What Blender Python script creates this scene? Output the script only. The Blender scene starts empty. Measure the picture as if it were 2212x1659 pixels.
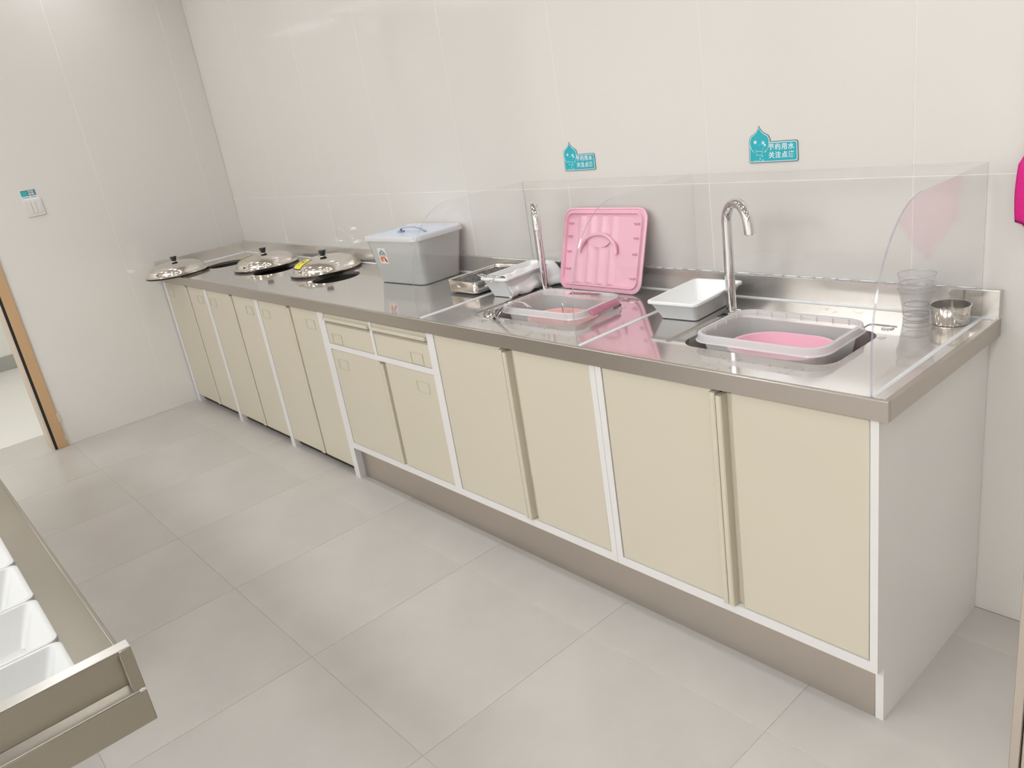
import bpy, bmesh, math, random
from mathutils import Vector, Matrix, Euler
random.seed(7)
S = bpy.context.scene
COL = S.collection
PI = math.pi

# ---------------------------------------------------------------- camera
cd = bpy.data.cameras.new('camera'); cam = bpy.data.objects.new('camera', cd); COL.objects.link(cam)
cam.location = (4.84682917, -1.93409339, 1.4334048)
cam.rotation_euler = (math.radians(70.12441818), math.radians(8.6676644), math.radians(48.45416701))
cd.sensor_width = 36; cd.lens = 36*1702.90/2212; cd.clip_start = 0.02; cd.clip_end = 60
S.camera = cam
# ---------------------------------------------------------------- view, world
S.view_settings.view_transform = 'Standard'; S.view_settings.look = 'None'
S.view_settings.gamma = 1; S.view_settings.use_curve_mapping = False
S.view_settings.exposure = 0.14
W = bpy.data.worlds.new('world'); S.world = W; W.use_nodes = True
W.node_tree.nodes['Background'].inputs[0].default_value = (1, 0.97, 0.93, 1)
W.node_tree.nodes['Background'].inputs[1].default_value = 0.05
LAMP_W = 1.9         # watts of each downlight's beam
LAMP = 8.0          # emission of the round ceiling downlights
LAMP_FILL = 14.0       # and of the panels, added as fill
LAMP_NEXT = 75.0     # and of those in the next room
CEIL = 2.7
S.cycles.max_bounces = 12; S.cycles.transparent_max_bounces = 24
S.cycles.caustics_reflective = False; S.cycles.caustics_refractive = False
S.cycles.sample_clamp_indirect = 6

# ---------------------------------------------------------------- materials
def srgb(r, g, b):
    f = lambda c: (c/255/12.92) if c/255 <= 0.04045 else ((c/255+0.055)/1.055)**2.4
    return (f(r), f(g), f(b), 1)
def mat(name, col, rough=0.5, metal=0.0, coat=0.0, coat_rough=0.05, ior=1.5, spec=0.5, noise=None, bump=None, emit=None, aniso=0.0, sss=0.0):
    m = bpy.data.materials.new(name); m.use_nodes = True
    nt = m.node_tree; p = nt.nodes['Principled BSDF']
    p.inputs['Base Color'].default_value = col
    p.inputs['Roughness'].default_value = rough; p.inputs['Metallic'].default_value = metal
    p.inputs['IOR'].default_value = ior; p.inputs['Specular IOR Level'].default_value = spec
    p.inputs['Coat Weight'].default_value = coat; p.inputs['Coat Roughness'].default_value = coat_rough
    p.inputs['Anisotropic'].default_value = aniso
    if emit: p.inputs['Emission Color'].default_value = emit[0]; p.inputs['Emission Strength'].default_value = emit[1]
    tc = None
    if noise or bump:
        tc = nt.nodes.new('ShaderNodeTexCoord')
    if noise:    # (scale, amount, (stretch))
        mp = nt.nodes.new('ShaderNodeMapping'); mp.inputs['Scale'].default_value = noise[2]
        n = nt.nodes.new('ShaderNodeTexNoise'); n.inputs['Scale'].default_value = noise[0]; n.inputs['Detail'].default_value = 6
        n.inputs['Roughness'].default_value = 0.6
        nt.links.new(tc.outputs['Object'], mp.inputs[0]); nt.links.new(mp.outputs[0], n.inputs['Vector'])
        r = nt.nodes.new('ShaderNodeMapRange'); r.inputs[1].default_value = 0.3; r.inputs[2].default_value = 0.7
        r.inputs[3].default_value = 1-noise[1]; r.inputs[4].default_value = 1+noise[1]
        nt.links.new(n.outputs[0], r.inputs[0])
        v = nt.nodes.new('ShaderNodeVectorMath'); v.operation = 'SCALE'; v.inputs[0].default_value = col[:3]
        nt.links.new(r.outputs[0], v.inputs['Scale']); nt.links.new(v.outputs[0], p.inputs['Base Color'])
        if len(noise) > 3:
            r2 = nt.nodes.new('ShaderNodeMapRange'); r2.inputs[1].default_value = 0.3; r2.inputs[2].default_value = 0.7
            r2.inputs[3].default_value = rough*(1-noise[3]); r2.inputs[4].default_value = rough*(1+noise[3])
            nt.links.new(n.outputs[0], r2.inputs[0]); nt.links.new(r2.outputs[0], p.inputs['Roughness'])
    if bump:     # (scale, strength, distance)
        n = nt.nodes.new('ShaderNodeTexNoise'); n.inputs['Scale'].default_value = bump[0]; n.inputs['Detail'].default_value = 3
        mp = nt.nodes.new('ShaderNodeMapping'); mp.inputs['Scale'].default_value = bump[3] if len(bump) > 3 else (1, 1, 1)
        nt.links.new(tc.outputs['Object'], mp.inputs[0]); nt.links.new(mp.outputs[0], n.inputs['Vector'])
        b = nt.nodes.new('ShaderNodeBump'); b.inputs['Strength'].default_value = bump[1]; b.inputs['Distance'].default_value = bump[2]
        nt.links.new(n.outputs[0], b.inputs['Height']); nt.links.new(b.outputs[0], p.inputs['Normal'])
        if coat: nt.links.new(b.outputs[0], p.inputs['Coat Normal'])
    return m
def clear(name, tint, body, alpha, rough=0.03, ior=1.49, gloss=1.0, thru=0.5):
    """see-through plastic: transparent + a little body colour, with fresnel gloss on top"""
    m = bpy.data.materials.new(name); m.use_nodes = True; nt = m.node_tree
    for n in list(nt.nodes): nt.nodes.remove(n)
    o = nt.nodes.new('ShaderNodeOutputMaterial')
    t = nt.nodes.new('ShaderNodeBsdfTransparent'); t.inputs[0].default_value = tint
    d = nt.nodes.new('ShaderNodeBsdfDiffuse'); d.inputs[0].default_value = body
    tl = nt.nodes.new('ShaderNodeBsdfTranslucent'); tl.inputs[0].default_value = body
    dm = nt.nodes.new('ShaderNodeMixShader'); dm.inputs[0].default_value = thru
    nt.links.new(d.outputs[0], dm.inputs[1]); nt.links.new(tl.outputs[0], dm.inputs[2])
    a = nt.nodes.new('ShaderNodeMixShader'); a.inputs[0].default_value = alpha
    nt.links.new(t.outputs[0], a.inputs[1]); nt.links.new(dm.outputs[0], a.inputs[2])
    g = nt.nodes.new('ShaderNodeBsdfGlossy'); g.inputs['Roughness'].default_value = rough
    f0 = ((ior-1)/(ior+1))**2      # Schlick fresnel, the same from both sides of the thin sheet
    f = nt.nodes.new('ShaderNodeLayerWeight'); f.inputs[0].default_value = 0.5
    w = nt.nodes.new('ShaderNodeMath'); w.operation = 'POWER'; w.inputs[1].default_value = 5
    nt.links.new(f.outputs['Facing'], w.inputs[0])
    k = nt.nodes.new('ShaderNodeMath'); k.operation = 'MULTIPLY_ADD'; k.inputs[1].default_value = (1-f0)*gloss; k.inputs[2].default_value = f0*gloss
    nt.links.new(w.outputs[0], k.inputs[0])
    x = nt.nodes.new('ShaderNodeMixShader')
    nt.links.new(k.outputs[0], x.inputs[0]); nt.links.new(a.outputs[0], x.inputs[1]); nt.links.new(g.outputs[0], x.inputs[2])
    nt.links.new(x.outputs[0], o.inputs[0])
    return m
M = {}
M['wall'] = mat('glazed_wall_tile', srgb(224, 219, 212), 0.32, ior=1.5, coat=1.0, coat_rough=0.035, bump=(2.2, 0.12, 0.004))
M['grout'] = mat('white_joint', srgb(236, 233, 226), 0.5)
M['floor'] = mat('grey_floor_tile', srgb(190, 184, 177), 0.33, noise=(2.4, 0.08, (1, 1, 1), 0.2), bump=(60, 0.06, 0.001))
M['floor_joint'] = mat('floor_joint', srgb(200, 195, 188), 0.6)
M['white_floor'] = mat('white_floor', srgb(226, 224, 219), 0.25)
M['ceiling'] = mat('ceiling_white', srgb(224, 218, 206), 0.6)
M['farwall'] = mat('far_wall_white', srgb(236, 236, 230), 0.4)
M['grey_base'] = mat('grey_skirting', srgb(170, 170, 163), 0.4)
M['tan'] = mat('tan_door_casing', srgb(196, 160, 120), 0.5, noise=(3, 0.05, (1, 1, 1)))
M['pale_jamb'] = mat('pale_jamb', srgb(214, 200, 182), 0.5)
M['black'] = mat('black_rubber', srgb(28, 24, 20), 0.6)
M['dark'] = mat('dark_interior', srgb(40, 34, 28), 0.8)  # interior shade put into the colour
M['steel_top'] = mat('brushed_steel_top', srgb(219, 214, 209), 0.085, 0.80, noise=(5, 0.012, (1, 4, 1), 0.12))
M['steel'] = mat('brushed_steel', srgb(222, 217, 210), 0.26, 0.75, noise=(3, 0.015, (1, 1, 1), 0.06))
M['steel_edge_dim'] = mat('brushed_steel_edge_dim', srgb(186, 178, 168), 0.28, 0.85, noise=(3, 0.008, (1, 1, 1), 0.02))  # counter steel darkened for the dim surroundings its edge reflects
M['steel_kick'] = mat('brushed_steel_kick', srgb(204, 195, 184), 0.36, 1.0, noise=(3, 0.02, (1, 1, 1), 0.08))
M['steel_dim'] = mat('brushed_steel_dim', srgb(158, 151, 138), 0.3, 1.0, noise=(2.5, 0.06, (1, 1, 1), 0.1))  # foreground counter steel; dark floor reflection put into the base colour
M['chrome'] = mat('polished_chrome', srgb(225, 224, 224), 0.035, 1.0)
M['steel_mirror'] = mat('polished_steel', srgb(234, 228, 221), 0.09, 1.0)
M['dark_steel'] = mat('dark_rim_steel', srgb(70, 62, 56), 0.35, 0.8)
M['dull_steel'] = mat('dull_steel', srgb(212, 207, 201), 0.22, 0.85)
M['cream'] = mat('cream_door', srgb(204, 195, 175), 0.34, noise=(1.5, 0.012, (1, 1, 1)))
M['white'] = mat('white_carcass', srgb(222, 218, 214), 0.35)
M['label_frame'] = mat('clear_label_frame', srgb(190, 186, 164), 0.3)
M['bin'] = mat('white_bin_plastic', srgb(251, 250, 248), 0.3)
M['bin_dimmed'] = mat('dimmed_white_bin_plastic', srgb(196, 194, 190), 0.35)  # same white plastic, darkened because the foreground bins are lit too strongly
M['pink'] = mat('pink_plastic', srgb(240, 184, 200), 0.3)
M['salmon'] = mat('salmon_pink_plastic', srgb(244, 186, 182), 0.32)
M['pinkclip'] = clear('pink_clip_plastic', (1, .72, .82, 1), srgb(246, 170, 196), 0.75, 0.15)
M['knob'] = mat('black_knob', srgb(26, 25, 24), 0.35)
M['yellow'] = mat('yellow_sticker', srgb(244, 226, 40), 0.4)
M['teal'] = mat('teal_print', srgb(40, 178, 190), 0.35)
M['teal_dark'] = mat('teal_border_print', srgb(104, 134, 138), 0.4)
M['print_white'] = mat('white_print', srgb(226, 232, 234), 0.4)
M['sky'] = mat('light_blue_print', srgb(150, 222, 236), 0.4)
M['paper'] = mat('label_paper', srgb(232, 232, 228), 0.4)
M['ink'] = mat('dark_ink', srgb(70, 74, 92), 0.5)
M['orange'] = mat('orange_print', srgb(226, 120, 62), 0.5)
M['red'] = mat('red_print', srgb(190, 58, 40), 0.5)
M['lidblue'] = mat('pale_blue_plastic', srgb(214, 225, 242), 0.25)
M['lidhandle'] = mat('blue_grey_handle', srgb(150, 158, 182), 0.15, coat=0.5)
M['cloth'] = mat('white_cloth', srgb(244, 241, 239), 0.9, bump=(300, 0.3, 0.001))
M['towel'] = mat('magenta_towel', srgb(232, 40, 140), 0.95, bump=(400, 0.8, 0.003))
M['acrylic'] = clear('clear_acrylic', (0.995, 0.995, 0.995, 1), srgb(225, 223, 224), 0.015, 0.01, 1.49, 0.65)
M['acrylic_back'] = clear('clear_acrylic_panel', (1, 1, 1, 1), srgb(215, 212, 214), 0.0, 0.01, 1.49, 0.45)
M['acrylic_edge'] = clear('acrylic_cut_edge', (0.88, 0.87, 0.92, 1), srgb(200, 196, 208), 0.45, 0.08, 1.6)
M['glue'] = clear('glue_bead', (0.97, 0.97, 0.98, 1), srgb(246, 246, 246), 0.95, 0.25, 1.35, 0.5, 0.0)
M['tub'] = clear('milky_tub_plastic', (0.98, 0.97, 0.96, 1), srgb(253, 252, 249), 0.48, 0.12, 1.45, 0.8, 0.2)
M['tub_rim'] = clear('milky_tub_rim', (0.98, 0.97, 0.97, 1), srgb(250, 248, 247), 0.72, 0.12, 1.45, 0.8, 0.35)
M['box'] = clear('milky_box_plastic', (0.99, 0.99, 0.97, 1), srgb(254, 254, 249), 0.60, 0.12, 1.45, 0.8, 0.08)
M['cup'] = clear('clear_cup_plastic', (0.97, 0.97, 0.97, 1), srgb(240, 239, 239), 0.12, 0.04, 1.40, 0.7)
M['cup_rim'] = clear('clear_cup_rim', (0.95, 0.95, 0.95, 1), srgb(236, 232, 232), 0.42, 0.04, 1.5)
M['water'] = clear('water', (0.94, 0.97, 0.93, 1), srgb(186, 196, 172), 0.6, 0.01, 1.33)
M['drop'] = clear('water_film', (0.97, 0.97, 0.97, 1), srgb(220, 220, 220), 0.04, 0.01, 1.33, 1.0)
M['wet'] = mat('wet_contents', srgb(92, 88, 88), 0.38, 0.0, bump=(110, 1.0, 0.02), noise=(70, 0.8, (1, 1, 1)))
M['lamp'] = mat('lit_diffuser', srgb(255, 250, 240), 0.5, emit=((0.95, 1.005, 1.075, 1), LAMP))
M['lampfill'] = mat('lit_diffuser_fill', srgb(255, 250, 240), 0.5, emit=((0.95, 1.005, 1.075, 1), LAMP_FILL))
M['lampnext'] = mat('lit_diffuser_next', srgb(255, 250, 240), 0.5, emit=((1.0, 0.98, 0.95, 1), LAMP_NEXT))
M['trimring'] = mat('white_trim_ring', srgb(235, 233, 230), 0.4)
M['switch'] = mat('switch_white', srgb(224, 217, 212), 0.3)
M['switch_line'] = mat('switch_gap', srgb(176, 168, 160), 0.5)

# ---------------------------------------------------------------- mesh helpers
def obj(name, bm, m, parent=None, smooth=False, bev=0, seg=2, angle=40):
    me = bpy.data.meshes.new(name)
    bmesh.ops.recalc_face_normals(bm, faces=bm.faces[:])
    bm.to_mesh(me); bm.free()
    ms = m if isinstance(m, (list, tuple)) else [m]
    for x in ms: me.materials.append(x)
    o = bpy.data.objects.new(name, me); COL.objects.link(o)
    if parent: o.parent = parent
    if bev:
        b = o.modifiers.new('bevel', 'BEVEL'); b.width = bev; b.segments = seg; b.limit_method = 'ANGLE'; b.angle_limit = math.radians(angle)
    if smooth or bev:
        me.polygons.foreach_set('use_smooth', [True]*len(me.polygons))
        if smooth != 'all':
            try: me.set_sharp_from_angle(angle=math.radians(angle))
            except Exception: pass
    return o
def tag(o, label=None, cat=None, group=None, kind=None):
    if label: o['label'] = label
    if cat: o['category'] = cat
    if group: o['group'] = group
    if kind: o['kind'] = kind
    return o
def thing(name, label, cat, loc=(0, 0, 0), rz=0, group=None, kind=None):
    o = bpy.data.objects.new(name, None); COL.objects.link(o); o.empty_display_size = 0.05
    o.location = loc; o.rotation_euler = (0, 0, rz)
    return tag(o, label, cat, group, kind)
def box(bm, x0, x1, y0, y1, z0, z1, mi=0):
    v = [bm.verts.new((x, y, z)) for x in (x0, x1) for y in (y0, y1) for z in (z0, z1)]
    fs = [(0, 1, 3, 2), (4, 6, 7, 5), (0, 4, 5, 1), (2, 3, 7, 6), (0, 2, 6, 4), (1, 5, 7, 3)]
    for f in fs: bm.faces.new([v[i] for i in f]).material_index = mi
    return bm
def B(*a): return box(bmesh.new(), *a)
def rr(w, d, r, k=5):
    """rounded rectangle loop, counter-clockwise"""
    r = min(r, w/2-1e-4, d/2-1e-4); pts = []
    for cx, cy, a0 in ((w/2-r, d/2-r, 0), (-w/2+r, d/2-r, 90), (-w/2+r, -d/2+r, 180), (w/2-r, -d/2+r, 270)):
        for i in range(k+1):
            a = math.radians(a0+90*i/k); pts.append((cx+r*math.cos(a), cy+r*math.sin(a)))
    return pts
def loft(bm, rings, cap0=True, cap1=False, closed=False, mi=0):
    vs = [[bm.verts.new(p) for p in r] for r in rings]; n = len(vs[0])
    seq = list(zip(vs, vs[1:])) + ([(vs[-1], vs[0])] if closed else [])
    for a, b in seq:
        for i in range(n):
            j = (i+1) % n; bm.faces.new((a[i], a[j], b[j], b[i])).material_index = mi
    if cap0 and not closed: bm.faces.new(list(reversed(vs[0]))).material_index = mi
    if cap1 and not closed: bm.faces.new(vs[-1]).material_index = mi
    return vs
def rring(w, d, r, z, k=5, cx=0, cy=0): return [(cx+x, cy+y, z) for x, y in rr(w, d, r, k)]
def circ(r, z, n=40, cx=0, cy=0): return [(cx+r*math.cos(2*PI*i/n), cy+r*math.sin(2*PI*i/n), z) for i in range(n)]
def lathe(prof, n=40, cap0=False, cap1=False, bm=None, mi=0):
    bm = bm or bmesh.new(); loft(bm, [circ(max(r, 1e-4), z, n) for r, z in prof], cap0, cap1, mi=mi); return bm
def tube(pts, r, n=12, bm=None, caps=True, closed=False, flat=None, mi=0):
    """tube along a path; r number or list; flat=(a,b) gives an elliptic / strip cross-section"""
    bm = bm or bmesh.new(); P = [Vector(p) for p in pts]; N = len(P)
    rs = r if isinstance(r, (list, tuple)) else [r]*N
    T = []
    for i in range(N):
        a = P[(i-1) % N] if closed else P[max(i-1, 0)]; b = P[(i+1) % N] if closed else P[min(i+1, N-1)]
        T.append((b-a).normalized())
    up = Vector((0, 0, 1)) if abs(T[0].z) < 0.9 else Vector((1, 0, 0))
    nrm = (up-T[0]*up.dot(T[0])).normalized(); rings = []
    for i in range(N):
        nrm = (nrm-T[i]*nrm.dot(T[i])).normalized(); bi = T[i].cross(nrm)
        fa, fb = flat if flat else (1, 1)
        rings.append([tuple(P[i]+nrm*(rs[i]*fa*math.cos(2*PI*k/n))+bi*(rs[i]*fb*math.sin(2*PI*k/n))) for k in range(n)])
    loft(bm, rings, caps, caps, closed, mi)
    return bm
def prism(pts, h0, h1, axis='z', bm=None, mi=0):
    """extrude polygon pts (2D) between h0 and h1 along axis"""
    bm = bm or bmesh.new()
    f = {'z': lambda p, h: (p[0], p[1], h), 'x': lambda p, h: (h, p[0], p[1]), 'y': lambda p, h: (p[0], h, p[1])}[axis]
    a = [bm.verts.new(f(p, h0)) for p in pts]; b = [bm.verts.new(f(p, h1)) for p in pts]; n = len(pts)
    for i in range(n):
        j = (i+1) % n; bm.faces.new((a[i], a[j], b[j], b[i])).material_index = mi
    bm.faces.new(list(reversed(a))).material_index = mi; bm.faces.new(b).material_index = mi
    return bm
def bake(o):
    """apply the modifiers of a mesh object"""
    dg = bpy.context.evaluated_depsgraph_get(); dg.update()
    me = bpy.data.meshes.new_from_object(o.evaluated_get(dg)); o.modifiers.clear(); o.data = me; return o
def textmesh(name, body, size, m, parent, loc, rot, extrude=0.0002, offset=0.0, align='CENTER', space=1.0):
    c = bpy.data.curves.new(name, 'FONT'); c.body = body; c.size = size; c.extrude = extrude; c.offset = offset
    c.align_x = align; c.align_y = 'CENTER'; c.space_character = space; c.resolution_u = 3
    t = bpy.data.objects.new('tmp_text', c); COL.objects.link(t)
    dg = bpy.context.evaluated_depsgraph_get(); dg.update()
    me = bpy.data.meshes.new_from_object(t.evaluated_get(dg)); bpy.data.objects.remove(t)
    me.name = name; me.materials.clear(); me.materials.append(m)
    o = bpy.data.objects.new(name, me); COL.objects.link(o); o.parent = parent; o.location = loc; o.rotation_euler = rot
    return o
def struct(o): return tag(o, kind='structure')
def copy_tree(o, parent=None):
    c = o.copy(); COL.objects.link(c)
    if parent: c.parent = parent
    for ch in list(o.children): copy_tree(ch, c)
    return c

# ================================================================ SETTING
X1, Y1 = 6.6, -6.0
# floor with separate tiles
fl = struct(obj('floor', B(0, X1, Y1, 0, -0.06, -0.0014), M['floor_joint']))
tile_cache = {}
def tile(w, d):
    k = (round(w, 3), round(d, 3))
    if k not in tile_cache:
        me = bpy.data.meshes.new('tile'); bm = bmesh.new()
        loft(bm, [[(x, y, -0.006) for x, y in ((w/2, d/2), (-w/2, d/2), (-w/2, -d/2), (w/2, -d/2))],
                  [(x, y, -0.0006) for x, y in ((w/2, d/2), (-w/2, d/2), (-w/2, -d/2), (w/2, -d/2))],
                  [(x, y, 0) for x, y in ((w/2-.0008, d/2-.0008), (-w/2+.0008, d/2-.0008), (-w/2+.0008, -d/2+.0008), (w/2-.0008, -d/2+.0008))]], True, True)
        bmesh.ops.recalc_face_normals(bm, faces=bm.faces[:]); bm.to_mesh(me); bm.free(); me.materials.append(M['floor']); tile_cache[k] = me
    return tile_cache[k]
xs = [0]+[4.023-0.5695*k for k in range(7, -6, -1) if 0.02 < 4.023-0.5695*k < X1]+[X1]
ys = [0, -0.145]+[-0.145-0.5675*k for k in range(1, 11) if -0.145-0.5675*k > Y1]+[Y1]
for a, b in zip(xs, xs[1:]):
    for c, d in zip(ys[1:], ys):
        w, h = b-a-0.0016, d-c-0.0016
        o = bpy.data.objects.new('tile', tile(w, h)); COL.objects.link(o); o.parent = fl; o.location = ((a+b)/2, (c+d)/2, 0)
# walls of glazed panels
def panel_wall(name, rects, back, plane):
    """rects: list of (a0,a1,z0,z1) along the wall; plane 'y' = wall y=0, 'x' = wall x=0"""
    root = struct(back)
    for a0, a1, z0, z1 in rects:
        g = 0.0008
        if plane == 'y': bm = B(a0+g, a1-g, 0, 0.010, z0+g, z1-g)
        else: bm = B(-0.010, 0, a0+g, a1-g, z0+g, z1-g)
        obj('wall_panel', bm, M['wall'], root, bev=0.0008, seg=1)
    return root
H1 = 1.124
sx = [0, 0.606, 1.176, 1.746, 2.316, 2.886, 3.456, 4.024, 4.594, 5.164, 5.734, X1]
panel_wall('wall_back', [(a, b, z0, z1) for a, b in zip(sx, sx[1:]) for z0, z1 in ((0, H1), (H1, 2.262), (2.262, CEIL))],
           obj('wall_back', B(0, X1, 0.0005, 0.13, 0, CEIL), M['grout']), 'y')
DZ, DY0, DY1 = 2.05, -1.305, -2.55       # doorway in the left wall
bm = bmesh.new(); box(bm, -0.13, -0.0005, DY0, 0, 0, CEIL); box(bm, -0.13, -0.0005, DY1, DY0, DZ, CEIL); box(bm, -0.13, -0.0005, Y1, DY1, 0, CEIL)
lw = obj('wall_left', bm, M['grout'])
rects = [(-0.145, 0, 0, CEIL), (-0.715, -0.145, 0, CEIL), (DY0, -0.715, 0, CEIL), (DY1, DY0, DZ, CEIL), (-3.12, DY1, 0, CEIL), (-3.69, -3.12, 0, CEIL), (-4.26, -3.69, 0, CEIL), (-4.83, -4.26, 0, CEIL), (-5.40, -4.83, 0, CEIL), (Y1, -5.40, 0, CEIL)]
panel_wall('wall_left', rects, lw, 'x')
struct(obj('wall_front', B(0, X1, Y1-0.1, Y1, 0, CEIL), M['wall']))
struct(obj('wall_right', B(X1, X1+0.1, Y1, 0, 0, CEIL), M['wall']))
struct(obj('ceiling', B(-0.13, X1+.1, Y1-.1, 0.13, CEIL, CEIL+0.1), M['ceiling']))
# doorway: casing, rubber strip, jamb
dr = struct(obj('door_1', B(-0.13, 0.004, DY0-0.062-0.012, DY0-0.062, 0, DZ), M['pale_jamb']))
obj('casing', B(-0.02, 0.010, DY0-0.048, DY0+0.004, 0, DZ+0.05), M['tan'], dr, bev=0.002)
obj('door_seal', B(-0.02, 0.006, DY0-0.062, DY0-0.048, 0, DZ+0.01), M['black'], dr)
obj('casing', B(-0.02, 0.010, DY1-0.004, DY1+0.048, 0, DZ+0.05), M['tan'], dr, bev=0.002)
obj('jamb', B(-0.13, 0.004, DY1+0.048, DY1+0.06, 0, DZ), M['pale_jamb'], dr)
obj('head_casing', B(-0.02, 0.010, DY1+0.048, DY0-0.048, DZ-0.048, DZ+0.05), M['tan'], dr)
for z0, z1 in ((0.145, 0.20), (0.035, 0.065)):
    obj('shim', B(0.0, 0.0105, DY0+0.002, DY0+0.010, z0, z1), M['pale_jamb'], dr)
# next room seen through the doorway
FX = -2.6
ff = struct(obj('floor_next_room', B(FX, -0.385, Y1, 0, -0.06, 0), M['white_floor']))
struct(obj('threshold', B(-0.385, 0, DY1-0.5, DY0+.5, -0.06, -0.0005), M['floor']))
struct(obj('wall_next_room', B(FX-.1, FX, Y1, 0, 0, CEIL), M['farwall']))
struct(obj('wall_next_side', B(FX, -0.13, 0.0, 0.1, 0, CEIL), M['farwall']))
struct(obj('wall_next_front', B(FX, -0.13, Y1-.1, Y1, 0, CEIL), M['farwall']))
struct(obj('ceiling_next_room', B(FX-.1, -0.13, Y1-.1, 0.1, CEIL, CEIL+.1), M['ceiling']))
struct(obj('baseboard_next_room', B(FX, FX+0.012, Y1, 0, 0.0, 0.115), M['grey_base']))
# ceiling downlights
def downlight(x, y, m, label, group):
    t = thing('ceiling_light', label, 'light', (x, y, CEIL-0.006), 0, group)
    obj('trim_ring', lathe([(0.098, 0.006), (0.098, 0.001), (0.088, 0), (0.086, 0.004)], 28), M['trimring'], t, smooth=True)
    bm = bmesh.new(); bm.faces.new([bm.verts.new(p) for p in circ(0.086, 0.003, 28)][::-1]); obj('diffuser', bm, m, t)
for x in (0.35, 1.48, 2.61, 3.74, 4.87, 6.0):
    for y in (-0.68, -1.72):
        downlight(x, y, M['lamp'], 'round recessed downlight in the ceiling above the counters', 'ceiling downlights of the serving room')
for o_ in [o for o in bpy.data.objects if o.name.startswith('ceiling_light')]:
    ld = bpy.data.lights.new('beam', 'AREA'); ld.shape = 'DISK'; ld.size = 0.16; ld.energy = LAMP_W; ld.color = (0.95, 1.0, 1.05); ld.spread = math.radians(140)
    lo = bpy.data.objects.new('beam', ld); COL.objects.link(lo); lo.parent = o_; lo.location = (0, 0, 0.0015)
def fill_panel(x, y, label):  # unseen panels added as fill light from behind the camera
    t = thing('fill_panel', label, 'light', (x, y, CEIL-0.014), 0, 'added fill panels')
    bm = bmesh.new(); w, d = 1.2, 0.6
    loft(bm, [rring(w, d, .01, 0.014, 2), rring(w, d, .01, 0.001, 2), rring(w-.004, d-.004, .01, 0.0, 2), rring(w-.03, d-.03, .008, 0.0, 2), rring(w-.03, d-.03, .008, 0.003, 2)], False, False)
    obj('frame', bm, M['trimring'], t)
    obj('diffuser', B(-w/2+.016, w/2-.016, -d/2+.016, d/2-.016, 0.003, 0.005), M['lampfill'], t)
for y_, nm in ((-3.5, 'near'), (-5.0, 'far')):
    fill_panel(1.7, y_, 'added rectangular fill panel in the ceiling behind the camera, %s row, nearest the doorway' % nm)
    fill_panel(3.4, y_, 'added rectangular fill panel in the ceiling behind the camera, %s row, in the middle' % nm)
    fill_panel(5.1, y_, 'added rectangular fill panel in the ceiling behind the camera, %s row, farthest from the doorway' % nm)
for x in (-0.9, -1.9):
    for y in (-0.9, -2.0, -3.1):
        downlight(x, y, M['lampnext'], 'round recessed downlight in the ceiling of the room beyond the doorway', 'ceiling downlights of the next room')

# ================================================================ BASE CABINETS
H, T = 0.80, 0.043                   # counter top height and edge depth
ZB = H-T
D, L = 0.563, 4.226
YF = -0.551; YK = -0.522; ZK = 0.148; ZR = 0.174
FT = 0.02                             # frame thickness
def label_holder(cx, cz, parent, y, w=0.075, h=0.042):
    bm = bmesh.new(); e = 0.0025
    box(bm, cx-w/2, cx+w/2, y-0.002, y, cz+h/2-e, cz+h/2); box(bm, cx-w/2, cx+w/2, y-0.002, y, cz-h/2, cz-h/2+e)
    box(bm, cx-w/2, cx-w/2+e, y-0.002, y, cz-h/2+e, cz+h/2-e); box(bm, cx+w/2-e, cx+w/2, y-0.002, y, cz-h/2+e, cz+h/2-e)
    return obj('label_holder', bm, M['label_frame'], parent)
def door_pair(t, x0, x1, z0, z1, c, labels=None, flange=0.011, gw=0.034):
    """a pair of doors with full-height pull flanges meeting at c"""
    g = 0.0022; yf = YF+0.002; th = 0.018
    a = obj('door', prism([(x0+g, yf), (c-0.020, yf), (c-0.016, yf+0.004), (c-0.016, yf+th), (x0+g, yf+th)], z0+g, z1-g, 'z'), M['cream'], t, bev=0.0012, seg=1)
    obj('door_pull', prism([(c-0.0155, yf+0.010), (c-0.0155, yf-flange), (c-0.013, yf-flange-0.002), (c-0.003, yf-flange-0.002), (c-0.0008, yf-flange), (c-0.0008, yf+0.010)], z0+g, z1-0.004, 'z'), M['cream'], a)
    b = obj('door', prism([(c+gw, yf+0.003), (c+gw+0.003, yf), (x1-g, yf), (x1-g, yf+th), (c+gw, yf+th)], z0+g, z1-g, 'z'), M['cream'], t, bev=0.0012, seg=1)
    obj('door_pull', prism([(c+0.0008, yf+0.013), (c+0.0008, yf-flange), (c+0.003, yf-flange-0.002), (c+0.013, yf-flange-0.002), (c+0.0155, yf-flange+0.001), (c+0.0155, yf+0.0135), (c+gw, yf+0.0135), (c+gw, yf+0.016), (c+0.0008, yf+0.016)], z0+g, z1-0.010, 'z'), M['cream'], b)
    if labels:
        label_holder(labels[0], labels[2], a, yf); label_holder(labels[1], labels[2], b, yf)
    return a, b
units = [  # label, x0 (outer), bay0, bay1, x1 (outer), joint, floor legs
    ('tall narrow cream cabinet in the corner by the left wall', 0.012, 0.055, 0.656, 0.676, 0.384),
    ('narrow cream two-door cabinet second from the left wall', 0.676, 0.696, 1.296, 1.316, 1.004),
    ('narrow cream two-door cabinet just left of the drawer cabinet', 1.316, 1.336, 1.917, 1.957, 1.640)]
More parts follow.
